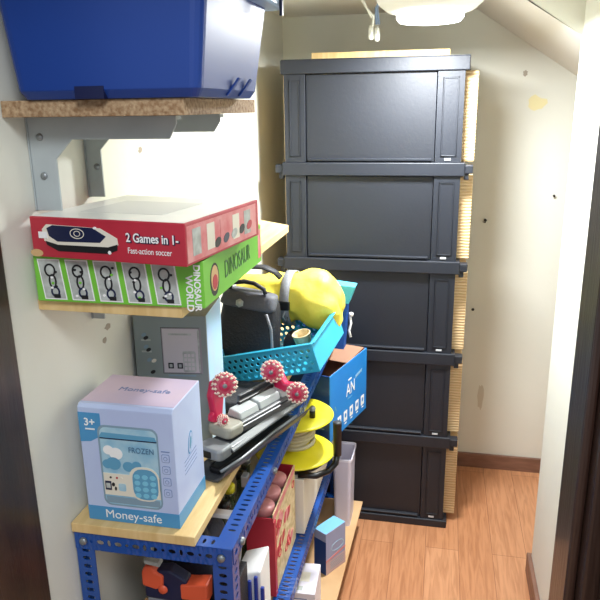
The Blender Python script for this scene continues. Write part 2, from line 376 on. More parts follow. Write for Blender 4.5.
# ================================================================== GREEN BOX
t = thing('game_box', 'green dinosaur track game box lying under the red game box', 'box', (-.63, .925, 1.2555), (0, 0, 0))
W, D, Hh = .284, .335, .074
MB().box((0, 0, 0), (W, D, Hh), grn).build('carton', t, bevel=.0015)
F = Face(t, (0, 0, 0), (1, 0, 0), (0, 0, 1))
for i in range(5):
    a = .014 + i * .0483; sl = .012
    F.poly([(a, .004), (a + .039, .004), (a + .039 - sl * .6, .07), (a - sl * .6, .07)], white)
    F.poly([(a + .002, .006), (a + .037, .006), (a + .037 - sl * .6, .068), (a + .002 - sl * .6, .068)], greyp, 2)
    r_ = random.Random(i)
    c0 = a + .016
    F.ring(c0 - .002, .052, .010, .011, .003, blackp, 3); F.ring(c0 + .001, .034, .007, .012, .003, blackp, 3)
    F.ring(c0 + .004, .017, .008, .009, .003, navy, 3)
    for k in range(5):
        F.disc(c0 + r_.uniform(-.009, .011), r_.uniform(.01, .062), .0025, .002, [blackp, white, grn][k % 3], 4, 8)
    F.rect(c0 + .001, .007, c0 + .012, .013, blackp, 4)
F.done('track_picture_strip')
F.text('DINOSAUR', .2735, .069, .0145, white, bold=.0004, rot=-PI / 2)
F.text('WORLD', .2605, .052, .0155, white, bold=.0004, rot=-PI / 2)
F = Face(t, (W, 0, 0), (0, 1, 0), (0, 0, 1))
F.rect(.001, .001, .333, .072, grn, .3); F.disc(.05, .034, .022, .027, blackp, 1); F.disc(.05, .036, .017, .021, tanp, 2); F.disc(.05, .03, .012, .012, redp, 3)
F.rect(.31, .01, .33, .066, redside); F.done('side_emblem')
F.text('DINOSAUR', .1, .036, .042, mat('dark_green_ink', (70, 120, 66), .5), sx=.72)

# ================================================================== RED BOX
t = thing('game_box', 'red table soccer game box with worn edges on top of the green box', 'box', (-.622, .917, 1.3312), (0, 0, math.radians(-8)))
W, D, Hh = .272, .262, .063
MB().box((0, 0, 0), (W, D, Hh), redp).build('carton', t, bevel=.0015)
F = Face(t, (0, 0, Hh), (1, 0, 0), (0, 1, 0)); F.rect(.003, .004, W - .003, D - .003, redtop)
F.rect(.05, .06, .20, .19, mat('faint_grey_print', (212, 214, 210), .4), 2)
F.done('top_print')
F = Face(t, (0, 0, 0), (1, 0, 0), (0, 0, 1))
F.poly([(0.0220, .044), (0.0311, .052), (0.1292, .050), (0.1577, .036), (0.1588, .026), (0.1406, .014), (0.0494, .012), (0.0243, .026)], offw, 1)
F.poly([(0.0311, .046), (0.0425, .051), (0.1155, .050), (0.1383, .038), (0.1269, .028), (0.0494, .026), (0.0345, .034)], navy, 2)
F.poly([(0.0266, .026), (0.0494, .021), (0.1406, .022), (0.1577, .027), (0.1565, .018), (0.1406, .012), (0.0494, .011), (0.0288, .02)], blackp, 2)
F.ring(0.0870, .040, .013, .008, .0012, offw, 3); F.ring(0.0870, .040, .006, .0045, .001, offw, 3)
F.rect(0.0152, .030, .031, .040, white, 3); F.disc(0.0072, .006, .012, .006, tanp, 1)
F.disc(0.1200, .050, .003, .002, white, 3, 8); F.disc(0.1428, .014, .003, .003, white, 3, 8)
F.done('table_soccer_picture')
F.text('2 Games in 1-', .1745, .0375, .0185, navy, lift=2, sx=.84, bold=.0011); F.text('2 Games in 1-', .1738, .0383, .0185, white, lift=5, sx=.84, bold=.0003)
F.text('Fast-action soccer', .1745, .019, .013, white, sx=.78)
F = Face(t, (W, 0, 0), (0, 1, 0), (0, 0, 1))
F.rect(.004, .004, .25, .058, redside)
for k in range(5): F.rect(.02 + k * .045, .012, .045 + k * .045, .052, [greyp, offw, redside, offw, greyp][k], 2)
for k in range(5): F.disc(.10 + k * .03, .018 + .002 * k, .011, .007, [blackp, navy, greyp, blackp, redp][k], 3, 12, rot=.4)
F.done('side_print')

# ================================================================== RACK
def angle_beam(name, p0, d, L, out, m, parent, w=.034, dn=.034, lab=None, pitch=.0165):
    """top flange toward -out side, side flange hanging down; holes in both"""
    mb = MB(); d = Vector(d); out = Vector(out)
    sl = []; a = .05; k = 0
    while a < L - .01:
        sl.append((a, w * .5, .0032, w * .24, .0078)); a += pitch; k += 1
    mb.slotted(p0, d, -out, L, w, sl, m)
    sl = []; a = .016; k = 0
    while a < L - .012:
        if k % 4 == 3: sl.append((a, dn * .5, .0035, .007, .0085))
        elif k % 2 == 1: sl.append((a, dn * .5, .0035, .0035, .0085))
        else: sl.append((a, dn * .5, .0074, .0050, .0085))
        a += .0175; k += 1
    mb.slotted(p0, d, (0, 0, -1), L, dn, sl, m)
    return mb.build(name, parent, solid=.0018)
X0, X1, Y0, Y1, ZT = -.636, -.334, .955, 2.245, .805
t = thing('slotted_angle_rack', 'blue slotted steel angle rack along the left wall', 'rack', ((X0 + X1) / 2, (Y0 + Y1) / 2, 0))
ox, oy = (X0 + X1) / 2, (Y0 + Y1) / 2
def post(x, y, sx, sy):
    mb = MB(); w = .036
    sl = [(.040 + i * .0176, w * .5, .0048, .0082, .0086) for i in range(int((ZT - .05) / .0176))]
    mb.slotted((x - ox, y - oy, ZT), (0, 0, -1), (sx, 0, 0), ZT, w, sl, rackblue)
    mb.slotted((x - ox, y - oy, ZT), (0, 0, -1), (0, sy, 0), ZT, w, sl, rackblue)
    mb.build('post', t, solid=.0018)
post(X0, Y0, 1, 1); post(X1, Y0, -1, 1); post(X0, Y1, 1, -1); post(X1, Y1, -1, -1)
for z in (ZT, .35, .112):
    e = .0025 if z < ZT else 0.0022
    angle_beam('long_beam', (X1 - ox + e, Y0 - oy + .002, z), (0, 1, 0), Y1 - Y0 - .004, (1, 0, 0), rackblue, t, w=.034 if z == ZT else .042)
    angle_beam('long_beam', (X0 - ox + .0025 if z < ZT else X0 - ox + .0025, Y0 - oy + .004, z - .0005), (0, 1, 0), Y1 - Y0 - .008, (-1, 0, 0), rackblue, t)
    angle_beam('short_beam', (X0 - ox, Y0 - oy - .0025, z), (1, 0, 0), X1 - X0 + .002, (0, -1, 0), rackblue, t, w=.03, dn=.036)
    angle_beam('short_beam', (X0 - ox + .004, Y1 - oy + .0025, z), (1, 0, 0), X1 - X0 - .008, (0, 1, 0), rackblue, t, w=.03)
for x in (X0 + .018, X1 - .018):
    MB().lathe((x - ox, Y0 - oy - .003, ZT - .018), [(0, .006), (.006, .006), (.0075, .003), (.0075, 0), (0, 0)], rivet, axis=(0, -1, 0), seg=14).build('bolt', t)
for y in (Y0 + .05, Y0 + .30):
    MB().lathe((X1 - ox + .003, y - oy, ZT - .018), [(0, .006), (.006, .006), (.0075, .003), (.0075, 0)], rivet, axis=(1, 0, 0), seg=12).build('bolt', t)
MB().box((X1 - ox - .05, Y0 - oy + .225, ZT - .02), (X1 - ox - .036, Y0 - oy + .245, ZT + .006), rivet).build('clamp', t, bevel=.002)
MB().box((X0 + .005 - ox, .965 - oy, .3505), (X1 - .042 - ox, 2.235 - oy, .3595), cardb).build('middle_deck', t)

# board on rack
tag(MB().box((XL + .003, .947, .8065), (-.398, 2.22, .8255), ply).build('rack_top_board', bevel=.0015), 'pale wooden board lying on top of the blue rack', 'board')
tag(MB().prism([(-.59, 1.0, .1135), (-.275, 1.0, .1135), (-.238, 2.195, .1135), (-.59, 2.195, .1135)], (0, 0, .008), cardb).build('cardboard_sheet', bevel=.001),
    'flat tan cardboard sheet jutting out of the rack near the floor', 'cardboard')

# ================================================================== MONEY-SAFE BOX
t = thing('toy_safe_box', 'lilac and blue toy money safe box at the front of the rack', 'box', (-.609, .966, .8262), (0, 0, 0))
W, D, Hh = .177, .135, .231
mb = MB()
mb.prism([(0, 0, 0), (0, D, 0), (0, D, Hh), (0, .006, Hh), (0, .0, Hh - .006)], (W, 0, 0), lilac)
mb.build('carton', t, bevel=.0012)
F = Face(t, (0, .012, Hh), (1, 0, 0), (0, 1, 0)); F.rect(.001, .001, W - .001, D - .014, lilactop); F.done('top_panel')
F.text('Money-safe', .045, .06, .022, inkb)
F = Face(t, (0, 0, 0), (1, 0, 0), (0, 0, 1))
F.rect(.0, .0, W, .029, bandblue)
F.poly([(0, .158), (.02, .160), (.034, .168), (.041, .182), (.042, .202), (.042, .2155), (0, .2155)], bandblue)
F.rrect(.034, .034, .148, .194, .014, greyinner, 1); F.rrect(.038, .037, .145, .190, .012, sky, 2)
F.poly([(.036, .17), (.145, .17), (.142, .178), (.042, .180)], skyd, 3)
F.rect(.038, .168, .145, .170, navy, 4)
for a, b, r1 in [(.052, .146, .010), (.066, .140, .013), (.060, .120, .014), (.048, .118, .010), (.088, .116, .011), (.104, .120, .009)]: F.disc(a, b, r1, r1 * .9, white if b > .13 else skyd, 3)
F.rect(.038, .056, .145, .100, offw, 4); F.rrect(.088, .050, .145, .118, .022, offw, 4)
F.rrect(.094, .053, .142, .114, .019, skyd, 5)
for i in range(3):
    for k in range(4): F.disc(.103 + i * .015, .061 + k * .0125, .0058, .0048, keyb, 6, 10)
F.rect(.040, .066, .052, .084, navy, 5); F.rect(.042, .070, .050, .080, greyp, 6); F.rrect(.066, .066, .080, .081, .003, sky, 5)
for a, m_ in ((.052, blackp), (.064, redp), (.073, offw)): F.disc(a, .092, .002, .002, m_, 6, 8)
F.disc(.056, .078, .003, .004, blackp, 6, 8); F.disc(.060, .070, .002, .004, blackp, 6, 8)
F.rect(.040, .040, .143, .053, greyinner, 3)
for i in range(4):
    b = .062 + i * .023; F.rrect(.152, b, .167, b + .016, .003, inkb, 1); F.rrect(.1532, b + .0012, .1658, b + .0148, .002, lilac, 2)
    F.disc(.1595, b + .008, .004, .004, inkb, 3, 10); F.disc(.1595, b + .008, .0028, .0028, lilac, 4, 10)
F.rect(.152, .151, .168, .153, inkb, 1)
F.rect(.012, .183, .030, .1855, white, 3); F.done('front_print')
F.text('Money-safe', W / 2, .0145, .0240, white, al='CENTER'); F.text('3+', .010, .197, .020, white, bold=.0004)
F.text('FROZEN', .091, .150, .015, mat('steel_blue_ink', (74, 116, 150), .5), lift=6, sx=.85)
F = Face(t, (W, 0, 0), (0, 1, 0), (0, 0, 1))
F.rect(0, 0, D, .029, bandblue)
F.disc(.072, .135, .010, .022, bandblue, 1, rot=-.3); F.disc(.072, .135, .008, .019, lilac, 2, rot=-.3); F.disc(.072, .135, .004, .012, skyd, 3, rot=-.3)
for i in range(4): F.poly([(.04, .085 + i * .008), (.10, .089 + i * .008), (.10, .0905 + i * .008), (.04, .0865 + i * .008)], inkb)
F.done('side_print')

# ================================================================== SECOND SAFE BOX
t = thing('toy_safe_box', 'grey toy safe carton with pale blue side standing under the middle shelf', 'box', (-.630, 1.245, .8262), (0, 0, math.radians(7)))
W, D, Hh = .158, .15, .305
MB().box((0, 0, 0), (W, D, Hh), safeg).build('carton', t, bevel=.0012)
F = Face(t, (W, 0, 0), (0, 1, 0), (0, 0, 1)); F.rect(.004, 0, D, Hh, skyside); F.done('side_panel')
F = Face(t, (0, 0, 0), (1, 0, 0), (0, 0, 1))
F.rect(.059, .174, .143, .279, blackp); F.rect(.060, .175, .146, .278, mat('rose_grey_print', (150, 144, 150), .5), 1.5); F.rect(.062, .177, .140, .276, safef, 2); F.rect(.138, .179, .142, .274, greyp, 3)
F.rect(.075, .262, .125, .266, greyp, 3)
for a in (.071, .091): F.rect(a, .186, a + .012, .199, blackp, 3); F.rect(a + .003, .189, a + .009, .196, greyp, 4)
F.rrect(.104, .178, .132, .226, .004, greyp, 3)
for i in range(3):
    for k in range(4): F.rect(.107 + i * .008, .183 + k * .010, .113 + i * .008, .190 + k * .010, safef, 4)
for a, b in ((.022, .262), (.026, .255), (.025, .235), (.030, .228), (.03, .205), (.04, .203), (.036, .177)): F.disc(a, b, .006, .004, [blackp, greyinner, offw][int(b * 1000) % 3], 2, 9, rot=.5)
F.rect(.015, .222, .036, .226, greyp); F.rect(.015, .248, .036, .252, greyp)
F.rect(.07, .168, .13, .171, greyinner)
F.done('front_print')

# ================================================================== DRAWER TOWER
t = thing('drawer_tower', 'tall black five-tier plastic drawer tower with beige sides', 'drawers', (-.232, 2.27, 0))
ZB = [.0, .335, .662, .995, 1.325, 1.655]
hx = .305
for i, z in enumerate(ZB):
    h = .044 if i not in (0,) else .03
    zz = z + (.0 if i == 0 else .0)
    MB().box((-hx, -.012, zz), (hx, .02, zz + h), cabm).box((-hx, .02, zz), (-hx + .02, .44, zz + h), cabm).box((hx - .02, .02, zz), (hx, .44, zz + h), cabm).build('tier_frame', t, bevel=.003)
    if 0 < i < 5:
        for s in (-1, 1):
            MB().box((s * (hx + .012) - .014, -.006, zz + .008), (s * (hx + .012) + .014, .03, zz + .036), cabm).build('corner_lug', t, bevel=.003)
            if i < 5: MB().box((s * (hx + .006) - .008, 0, zz - .012), (s * (hx + .006) + .008, .02, zz + .008), cabm).build('corner_lug', t, bevel=.002)
MB().box((-hx, 0, 1.655 + .040), (hx, .44, 1.655 + .046), cabm).build('top_panel', t)
slotl = mat('tab_white', (206, 210, 214), .4); slotd = mat('groove_black', (14, 16, 20), .5)
for i in range(5):
    z0 = ZB[i] + (.030 if i == 0 else .044); z1 = ZB[i + 1]; h = z1 - z0
    d = thing('drawer', '', '', (0, 0, z0)); d.parent = t
    for k in ('label', 'category'): del d[k]
    f = MB()
    f.box((-.222, .004, .002), (.205, .012, h - .002), cabp)
    f.box((-.222, .012, .002), (-.21, .42, h - .03), cabp).box((.193, .012, .002), (.205, .42, h - .03), cabp).box((-.21, .012, .002), (.193, .42, .01), cabp).box((-.21, .41, .01), (.193, .42, h - .03), cabp)
    f.build('drawer_front', d, bevel=.0015)
    MB().prism([(-.215, .004, .004), (-.215, -.007, .005), (-.215, -.008, .012), (-.215, .004, .014)], (.412, 0, 0), cabm).build('pull_lip', d, bevel=.001)
    for s, xa, xb in ((-1, -.296, -.224), (1, .207, .292)):
        p = MB().box((xa, -.004, z0), (xb, .02, z1), cabm)
        p.box((xa + .018, -.0065, z0 + .02), (xa + .022, -.004, z1 - .02), cabm).box((xb - .022, -.0065, z0 + .02), (xb - .018, -.004, z1 - .02), cabm)
        p.box((xa + .018, -.0065, z1 - .024), (xb - .018, -.004, z1 - .02), cabm).box((xa + .018, -.0065, z0 + .02), (xb - .018, -.004, z0 + .024), cabm)
        p.build('post_panel', t, bevel=.001)
    MB().box((.238, -.0065, z0 + .008), (.258, -.0035, z0 + .014), slotl).build('white_tab', t)
    MB().box((hx - .018, .045, z0), (hx + .030, .43, z1), wov).build('side_panel', t, bevel=.003)
    MB().box((-hx - .004, .045, z0), (-hx + .015, .43, z1), wov).build('side_panel', t, bevel=.003)
    MB().box((-hx + .015, .428, z0), (hx - .018, .438, z1), cabm).build('back_panel', t)
tag(MB().box((-.44, 2.30, 1.702), (.01, 2.62, 1.722), ply).build('wooden_plank', bevel=.002), 'flat pale wooden plank resting on top of the drawer tower', 'plank')

# ================================================================== SKATES AND TRAYS
def slab_thing(name, label, cat, near, yaw, L, Wd, prof_h, m_top, m_side, pitch=0):
    return thing(name, label, cat, near, (pitch, 0, yaw))
yaw = math.radians(-25)
t = thing('dark_plastic_tray', 'dark grey curved plastic trough, lowest of the pile beside the lilac box', 'tray', (-.452, 1.132, .8262), (0, 0, math.radians(-19)))
mb = MB(); n = 14
pr = [(0, .004), (.010, .0015), (.03, .0015), (.042, .004), (.052, .014), (.062, .03), (.066, .034)]
def extr(mb, pr, L, th, m, T=None):
    a = [(x, 0, z) for x, z in pr] + [(x, 0, z + th) for x, z in pr[::-1]]
    return mb.prism(a, (0, L, 0), m)
extr(mb, [(-.012, .02)] + pr, .33, .004, dkgrey); mb.build('trough', t)
MB().box((.004, .02, .0056), (.03, .3, .02), blk).build('insert', t, bevel=.004)
MB().tube([(.035, .02, .016), (.045, .08, .02), (.04, .2, .02), (.045, .3, .024)], .0035, silver).build('rail', t)

t = thing('silver_edged_tray', 'flat black tray with silver rounded rim, between trough and roller skate', 'tray', (-.466, 1.165, .861), (0, 0, math.radians(-20)))
MB().box((.0, .03, .006), (.062, .33, .020), dkgrey).build('body', t, bevel=.003)
mb = MB(); loft(mb, [ringv(-.003, .058, -.004, .038, 0, .012), ringv(-.005, .060, -.006, .04, .004, .013), ringv(-.005, .060, -.006, .04, .021, .013), ringv(-.002, .057, -.003, .037, .025, .012)], silver, smooth=False); mb.build('end_cap', t, bevel=.002)
MB().box((.008, -.008, .004), (.036, .002, .019), blk).build('socket', t, bevel=.002)
MB().prism([(.054, .03, .020), (.066, .03, .010), (.066, .31, .014), (.054, .31, .024)], (0, 0, .004), silver).build('rim', t)
# prop under the tray
def heel_wheel(parent, c, r, w, axis):
    ax = Vector(axis).normalized(); c = Vector(c)
    o = MB().lathe(c - ax * w / 2, [(0, 0), (r * .45, -.001), (r * .9, 0), (r, w * .25), (r, w * .75), (r * .9, w), (r * .45, w + .001), (0, w)], pinkt, axis=ax, seg=28).build('wheel', parent)
    g = MB(); u = ax.cross(Vector((0, 0, 1))).normalized(); v = ax.cross(u)
    for row, (rr, off, cnt) in enumerate([(r * 1.0, 0, 14), (r * 1.0, w * .3, 14), (r * .82, -w * .52, 12), (r * .82, w * .52, 12)]):
        for k in range(cnt):
            a = 2 * PI * (k + .5 * (row % 2)) / cnt; p = c + (u * math.cos(a) + v * math.sin(a)) * rr + ax * off
            g.lathe(p, [(0, -.0035), (r * .17, 0), (0, .0035)], gem, seg=5)
    g.build('gems', o)
    MB().lathe(c - ax * (w / 2 + .002), [(0, 0), (r * .5, 0), (r * .5, w + .004), (0, w + .004)], pink, axis=ax, seg=18).lathe(c - ax * (w / 2 + .0035), [(0, 0), (r * .2, 0), (r * .2, w + .007), (0, w + .007)], rivet, axis=ax, seg=12).build('hub', o)
t = thing('roller_skate', 'grey clip-on roller skate with pink gem-studded wheels on top of the pile', 'skate', (-.464, 1.212, .888), (0, 0, yaw))
mb = MB(); loft(mb, [ringv(0, .062, 0, .05, 0, .013), ringv(-.002, .064, -.002, .052, .006, .014), ringv(-.002, .064, -.002, .052, .020, .014), ringv(.002, .06, .002, .048, .0245, .012)], beigeg, smooth=False); mb.build('toe_cap', t, bevel=.002)
MB().box((.002, .045, .0), (.062, .275, .014), dkgrey).box((.004, .045, .014), (.058, .27, .02), mat('mid_grey_plastic', (104, 106, 108), .4)).build('footplate', t, bevel=.003)
for ya, yb, zt in ((.055, .115, .036), (.12, .19, .038), (.195, .25, .034)):
    MB().prism([(.006, ya, .02), (.05, ya, .02), (.044, ya, zt), (.014, ya, zt + .004)], (0, yb - ya, 0), ltgrey).build('clamp_block', t, bevel=.003)
MB().box((.012, .08, .038), (.022, .2, .046), blk).build('strap', t, bevel=.003)
MB().box((-.004, .1, .02), (.006, .22, .05), dkgrey).build('strap', t, bevel=.002)
# near pink arm: local coords
ax = Vector((1, .1, 0))
MB().prism([(.0, .012, .022), (.0, .030, .022), (.0, .040, .085), (.0, .03, .115), (.0, .012, .115), (.0, .002, .085)], (.018, 0, 0), pink).build('wheel_arm', t, bevel=.004)
MB().prism([(.004, .012, .022), (.004, -.002, .03), (.004, .0, .045), (.004, .012, .05)], (.012, 0, 0), pink).build('wheel_arm', t, bevel=.003)
heel_wheel(t, (.028, .03, .108), .025, .02, (1, -.9, .1))
heel_wheel(t, (.034, .014, .034), .011, .014, (1, -.3, 0))
# far pink rocker with two wheels
MB().prism([(.020, .205, .026), (.046, .205, .030), (.066, .205, .040), (.085, .205, .030), (.088, .205, .044), (.070, .205, .056), (.046, .205, .052), (.030, .205, .075), (.012, .205, .080), (.010, .205, .060)], (0, .02, 0), pink).build('wheel_arm', t, bevel=.004)
heel_wheel(t, (.018, .20, .078), .025, .022, (.5, -1, .15))
heel_wheel(t, (.086, .205, .040), .023, .022, (.6, -1, .1))
# ================================================================== BASKET, BAGS
mb = MB(); loft(mb, [ringv(-.60, -.405, 1.43, 1.565, .8262, .02), ringv(-.605, -.40, 1.42, 1.575, .838, .02), ringv(-.60, -.405, 1.43, 1.57, .856, .02)], blkfab)
tag(mb.build('folded_cloth', bevel=.003), 'folded black cloth lying on the rack in front of the turquoise basket', 'cloth')
t = thing('perforated_basket', 'turquoise perforated plastic basket tilted on the rack behind the skate', 'basket', (-.555, 1.60, .8275), (math.radians(7), math.radians(-15), math.radians(-9)))
L, Dp, Hb = .285, .23, .082
def perf(mb, o, u, v, L, W, rows, m, r=.0056, pitch=.0178):
    wv = W / rows
    for k in range(rows):
        oo = Vector(o) + Vector(v).normalized() * (k * wv)
        sl = []; a = pitch * .8 + (pitch / 2 if k % 2 else 0)
        while a < L - pitch * .7: sl.append((a, wv / 2, r, r, pitch * .499)); a += pitch
        mb.slotted(oo, u, v, L, wv, sl, m)
mb = MB(); perf(mb, (0, 0, .004), (1, 0, 0), (0, 0, 1), L, Hb - .016, 4, teal); mb.slotted((0, 0, Hb - .012), (1, 0, 0), (0, 0, 1), L, .012, [], teal); mb.build('front_panel', t, solid=.003)
mb = MB(); perf(mb, (0, Dp, .004), (1, 0, 0), (0, 0, 1), L, Hb - .016, 4, teal); mb.slotted((0, Dp, Hb - .012), (1, 0, 0), (0, 0, 1), L, .012, [], teal); mb.build('back_panel', t, solid=.003)
for x in (0, L): MB().slotted((x, 0, .002), (0, 1, 0), (0, 0, 1), Dp, Hb - .002, [], teal).build('side_panel', t, solid=.003)
MB().box((0, 0, 0), (L, Dp, .003), teal).build('base', t)
MB().box((-.006, -.008, Hb - .004), (L + .006, .002, Hb), teal).box((-.006, Dp - .002, Hb - .004), (L + .006, Dp + .008, Hb), teal).box((-.008, 0, Hb - .004), (.002, Dp, Hb), teal).box((L - .002, 0, Hb - .004), (L + .010, Dp, Hb), teal).build('rim', t, bevel=.0015)

def soft(name, parent, rings, m, sub=2):
    mb = MB(); loft(mb, rings, m); return mb.build(name, parent, sub=sub)
def pill(xa, xb, ya, yb, z, wob=0):               # squarish 12-point ring for soft goods
    cx, cy, a, b = (xa + xb) / 2, (ya + yb) / 2, (xb - xa) / 2, (yb - ya) / 2
    out = []
    for i in range(12):
        t_ = 2 * PI * i / 12; c, s = math.cos(t_), math.sin(t_)
        out.append((cx + a * math.copysign(abs(c) ** .45, c) + random.uniform(-wob, wob), cy + b * math.copysign(abs(s) ** .45, s) + random.uniform(-wob, wob), z))
    return out
t = thing('laptop_bag', 'black laptop bag with grey top edge standing in the turquoise basket', 'bag', (-.515, 1.668, .838), (math.radians(-6), math.radians(6), math.radians(-8)))
soft('body', t, [pill(-.085, .088, -.03, .032, 0), pill(-.09, .094, -.04, .036, .02), pill(-.09, .09, -.044, .036, .12, .002), pill(-.085, .08, -.036, .034, .2, .002), pill(-.08, .07, -.03, .03, .225), pill(-.07, .06, -.02, .024, .232)], blkfab)
soft('top_flap', t, [pill(-.088, .078, -.044, -.01, .188), pill(-.087, .078, -.046, -.004, .20), pill(-.083, .074, -.04, .028, .228), pill(-.078, .068, -.03, .02, .239)], mat('charcoal_fabric', (84, 86, 94), .6, bump=.4, bscale=160))
MB().tube([(.062, -.052, .19), (.078, -.046, .15), (.09, -.044, .08), (.1, -.04, .02)], .004, greyfab, 8).build('side_piping', t)
MB().tube([(-.06, -.03, .236), (-.055, -.03, .252), (-.02, -.03, .262), (.01, -.03, .262), (.04, -.03, .25), (.045, -.03, .238)], .006, blkfab, 8).build('carry_handle', t)
MB().lathe((-.02, -.045, .205), [(.012, 0), (.012, .002), (0, .003)], greyp, axis=(0, -1, 0), seg=6).build('badge', t)
def strap(name, parent, pts, wdir, w, th, m):
    mb = MB(); wdir = Vector(wdir).normalized()
    P = [Vector(p) for p in pts]; vs = []; n = len(P)
    for i, p in enumerate(P):
        tt = (P[min(i + 1, n - 1)] - P[max(i - 1, 0)]).normalized(); nn = tt.cross(wdir).normalized()
        vs += [p - wdir * w / 2 - nn * th / 2, p + wdir * w / 2 - nn * th / 2, p + wdir * w / 2 + nn * th / 2, p - wdir * w / 2 + nn * th / 2]
    fs = [(i * 4 + k, i * 4 + (k + 1) % 4, i * 4 + 4 + (k + 1) % 4, i * 4 + 4 + k) for i in range(n - 1) for k in range(4)] + [(3, 2, 1, 0), (n * 4 - 4, n * 4 - 3, n * 4 - 2, n * 4 - 1)]
    mb.faces(vs, fs, m, True); return mb.build(name, parent)
strap('shoulder_strap', t, [(-.085, .01, .19), (-.08, .0, .235), (-.055, -.01, .275), (-.02, -.005, .30), (.02, .005, .304), (.05, .012, .294), (.062, .03, .278)], (0, 1, .35), .022, .004, blkfab)

t = thing('yellow_duffel_bag', 'bright yellow rolled bag with grey buckle strap behind the black laptop bag', 'bag', (-.41, 1.80, 1.02), (0, 0, math.radians(-4)))
rnd = random.Random(4)
def yring(x, r, cz, sy=1.0, wob=.011):
    return [(x + rnd.uniform(-.003, .003), math.cos(2 * PI * i / 18) * r * sy + rnd.uniform(-wob, wob) * .6, cz + math.sin(2 * PI * i / 18) * r * 1.0 + rnd.uniform(-wob, wob)) for i in range(18)]
R_ = [(-.165, .02, .0), (-.155, .05, .0), (-.12, .068, .0), (-.07, .076, .0), (-.02, .072, 0), (.0, .068, .002), (.022, .066, .004), (.045, .078, .006), (.075, .088, .006), (.112, .084, -.004), (.140, .068, -.012), (.154, .044, -.018), (.158, .015, -.02)]
mb = MB(); loft(mb, [yring(x, r, z) for x, r, z in R_], yelfab); o = mb.build('body', t, sub=2)
tx = bpy.data.textures.new('fabric_folds', 'CLOUDS'); tx.noise_scale = .07; tx.noise_depth = 1
q = o.modifiers.new('folds', 'DISPLACE'); q.texture = tx; q.strength = .028; q.mid_level = .5
pts = [(.002, math.cos(a) * .078, .003 + math.sin(a) * .078) for a in [2 * PI * i / 24 for i in range(25)]]
strap('buckle_strap', t, pts, (1, 0, 0), .026, .004, greyfab)
o = MB().box((-.014, -.082, -.012), (.018, -.07, .014), blk).build('buckle', t, bevel=.003)
MB().tube([(.005, -.078, -.015), (0, -.082, -.03), (.008, -.084, -.04), (.014, -.08, -.03), (.006, -.082, -.045)], .002, rivet, 6).build('clip', t)
o = thing('patterned_cup', 'small cream patterned paper cup in the basket below the yellow bag', 'cup', (-.338, 1.665, .905), (math.radians(10), math.radians(-12), 0))
MB().lathe((0, 0, 0), [(0, 0), (.017, 0), (.024, .062), (.026, .064), (.024, .066), (.022, .062), (.016, .004), (0, .004)], creamp, seg=20).build('cup_body', o)
# black pouch shape added to darken the inside of the basket
mb = MB(); loft(mb, [pill(-.41, -.36, 1.70, 1.76, .895), pill(-.42, -.355, 1.69, 1.77, .91), pill(-.41, -.355, 1.69, 1.76, .935), pill(-.40, -.36, 1.70, 1.74, .95)], blkfab)
tag(mb.build('dark_filler', sub=1), 'small crumpled pouch shape added to darken the basket under the yellow bag', 'pouch')

t = thing('turquoise_folder_box', 'turquoise and blue upright box behind the yellow bag', 'box', (-.44, 1.955, .8262), (math.radians(-2), math.radians(4), 0))
MB().box((0, 0, 0), (.162, .05, .15), mat('royal_blue_card', (30, 90, 180), .45)).build('body', t, bevel=.001)
MB().hexa([(-.004, -.004, .15), (.166, -.004, .15), (.166, .054, .15), (-.004, .054, .15), (-.004, -.004, .212), (.182, -.004, .206), (.182, .054, .206), (-.004, .054, .212)], teal2).build('lid', t, bevel=.001)
MB().tube([(.17, .02, .11), (.176, .015, .085), (.172, .015, .06), (.18, .01, .04)], .004, white, 8).lathe((.174, .018, .112), [(0, -.008), (.007, -.005), (.007, .005), (0, .008)], white, seg=10).build('cord_toggle', t)

# ================================================================== BLUE CARTON + HIDDEN SUPPORT
ang = math.atan2(.28, .084)
t = thing('blue_carton', 'bright blue open carton with white icons poking out of the rack', 'carton', (-.306, 1.855, .5385), (0, 0, ang))
L, Dp, Hh = .285, .22, .222          # local x along the bright side, local +y to the left/back
mb = MB(); th = .003
mb.box((0, 0, 0), (L, th, Hh), bluec); mb.build('bright_side', t)
MB().box((0, th, 0), (th, Dp, Hh), blued).build('end_panel', t)
MB().box((L - th, th, 0), (L, Dp, Hh), bluec).build('end_panel', t)
MB().box((th, Dp - th, 0), (L - th, Dp, Hh), bluec).build('back_side', t)
MB().box((th, th, 0), (L - th, Dp - th, .003), browni).build('base', t)
MB().box((th, th, .01), (L - th, th + .001, Hh), browni).box((L - th - .001, th, .01), (L - th, Dp - th, Hh), browni).box((th, Dp - th - .001, .01), (L - th, Dp - th, Hh), browni).build('lining', t)
sub_label(MB().prism([(L - th, .01, Hh), (L - th, Dp - .01, Hh), (L - .09, Dp - .03, Hh - .03), (L - .09, .03, Hh - .03)], (0, 0, .002), browni).build('flap', t), 'brown inner flap folded in')
MB().prism([(.01, Dp - th, Hh), (L - .02, Dp - th, Hh), (L - .05, Dp - .07, Hh - .035), (.03, Dp - .07, Hh - .035)], (0, 0, .002), browni).build('flap', t)
F = Face(t, (0, 0, 0), (1, 0, 0), (0, 0, 1))
for i in range(5):
    a = .055 + i * .046; F.rrect(a, .026, a + .026, .062, .003, white) if i else F.rect(.002, .002, L - .002, Hh - .002, bluec, .3).rrect(a, .026, a + .026, .062, .003, white); F.disc(a + .013, .046, .006, .008, bluec, 2, 8); F.rect(a + .006, .016, a + .022, .020, white)
F.disc(.04, .10, .003, .012, skyd, 1, 10, rot=.5); F.rect(.135, .158, .16, .163, white); F.rect(.13, .094, .165, .097, skyd)
for k in range(4): F.poly([(.192 + k * .013, .146 + k * .002), (.202 + k * .013, .148 + k * .002), (.204 + k * .013, .158 + k * .002), (.194 + k * .013, .156 + k * .002)], sky)
F.done('icon_row')
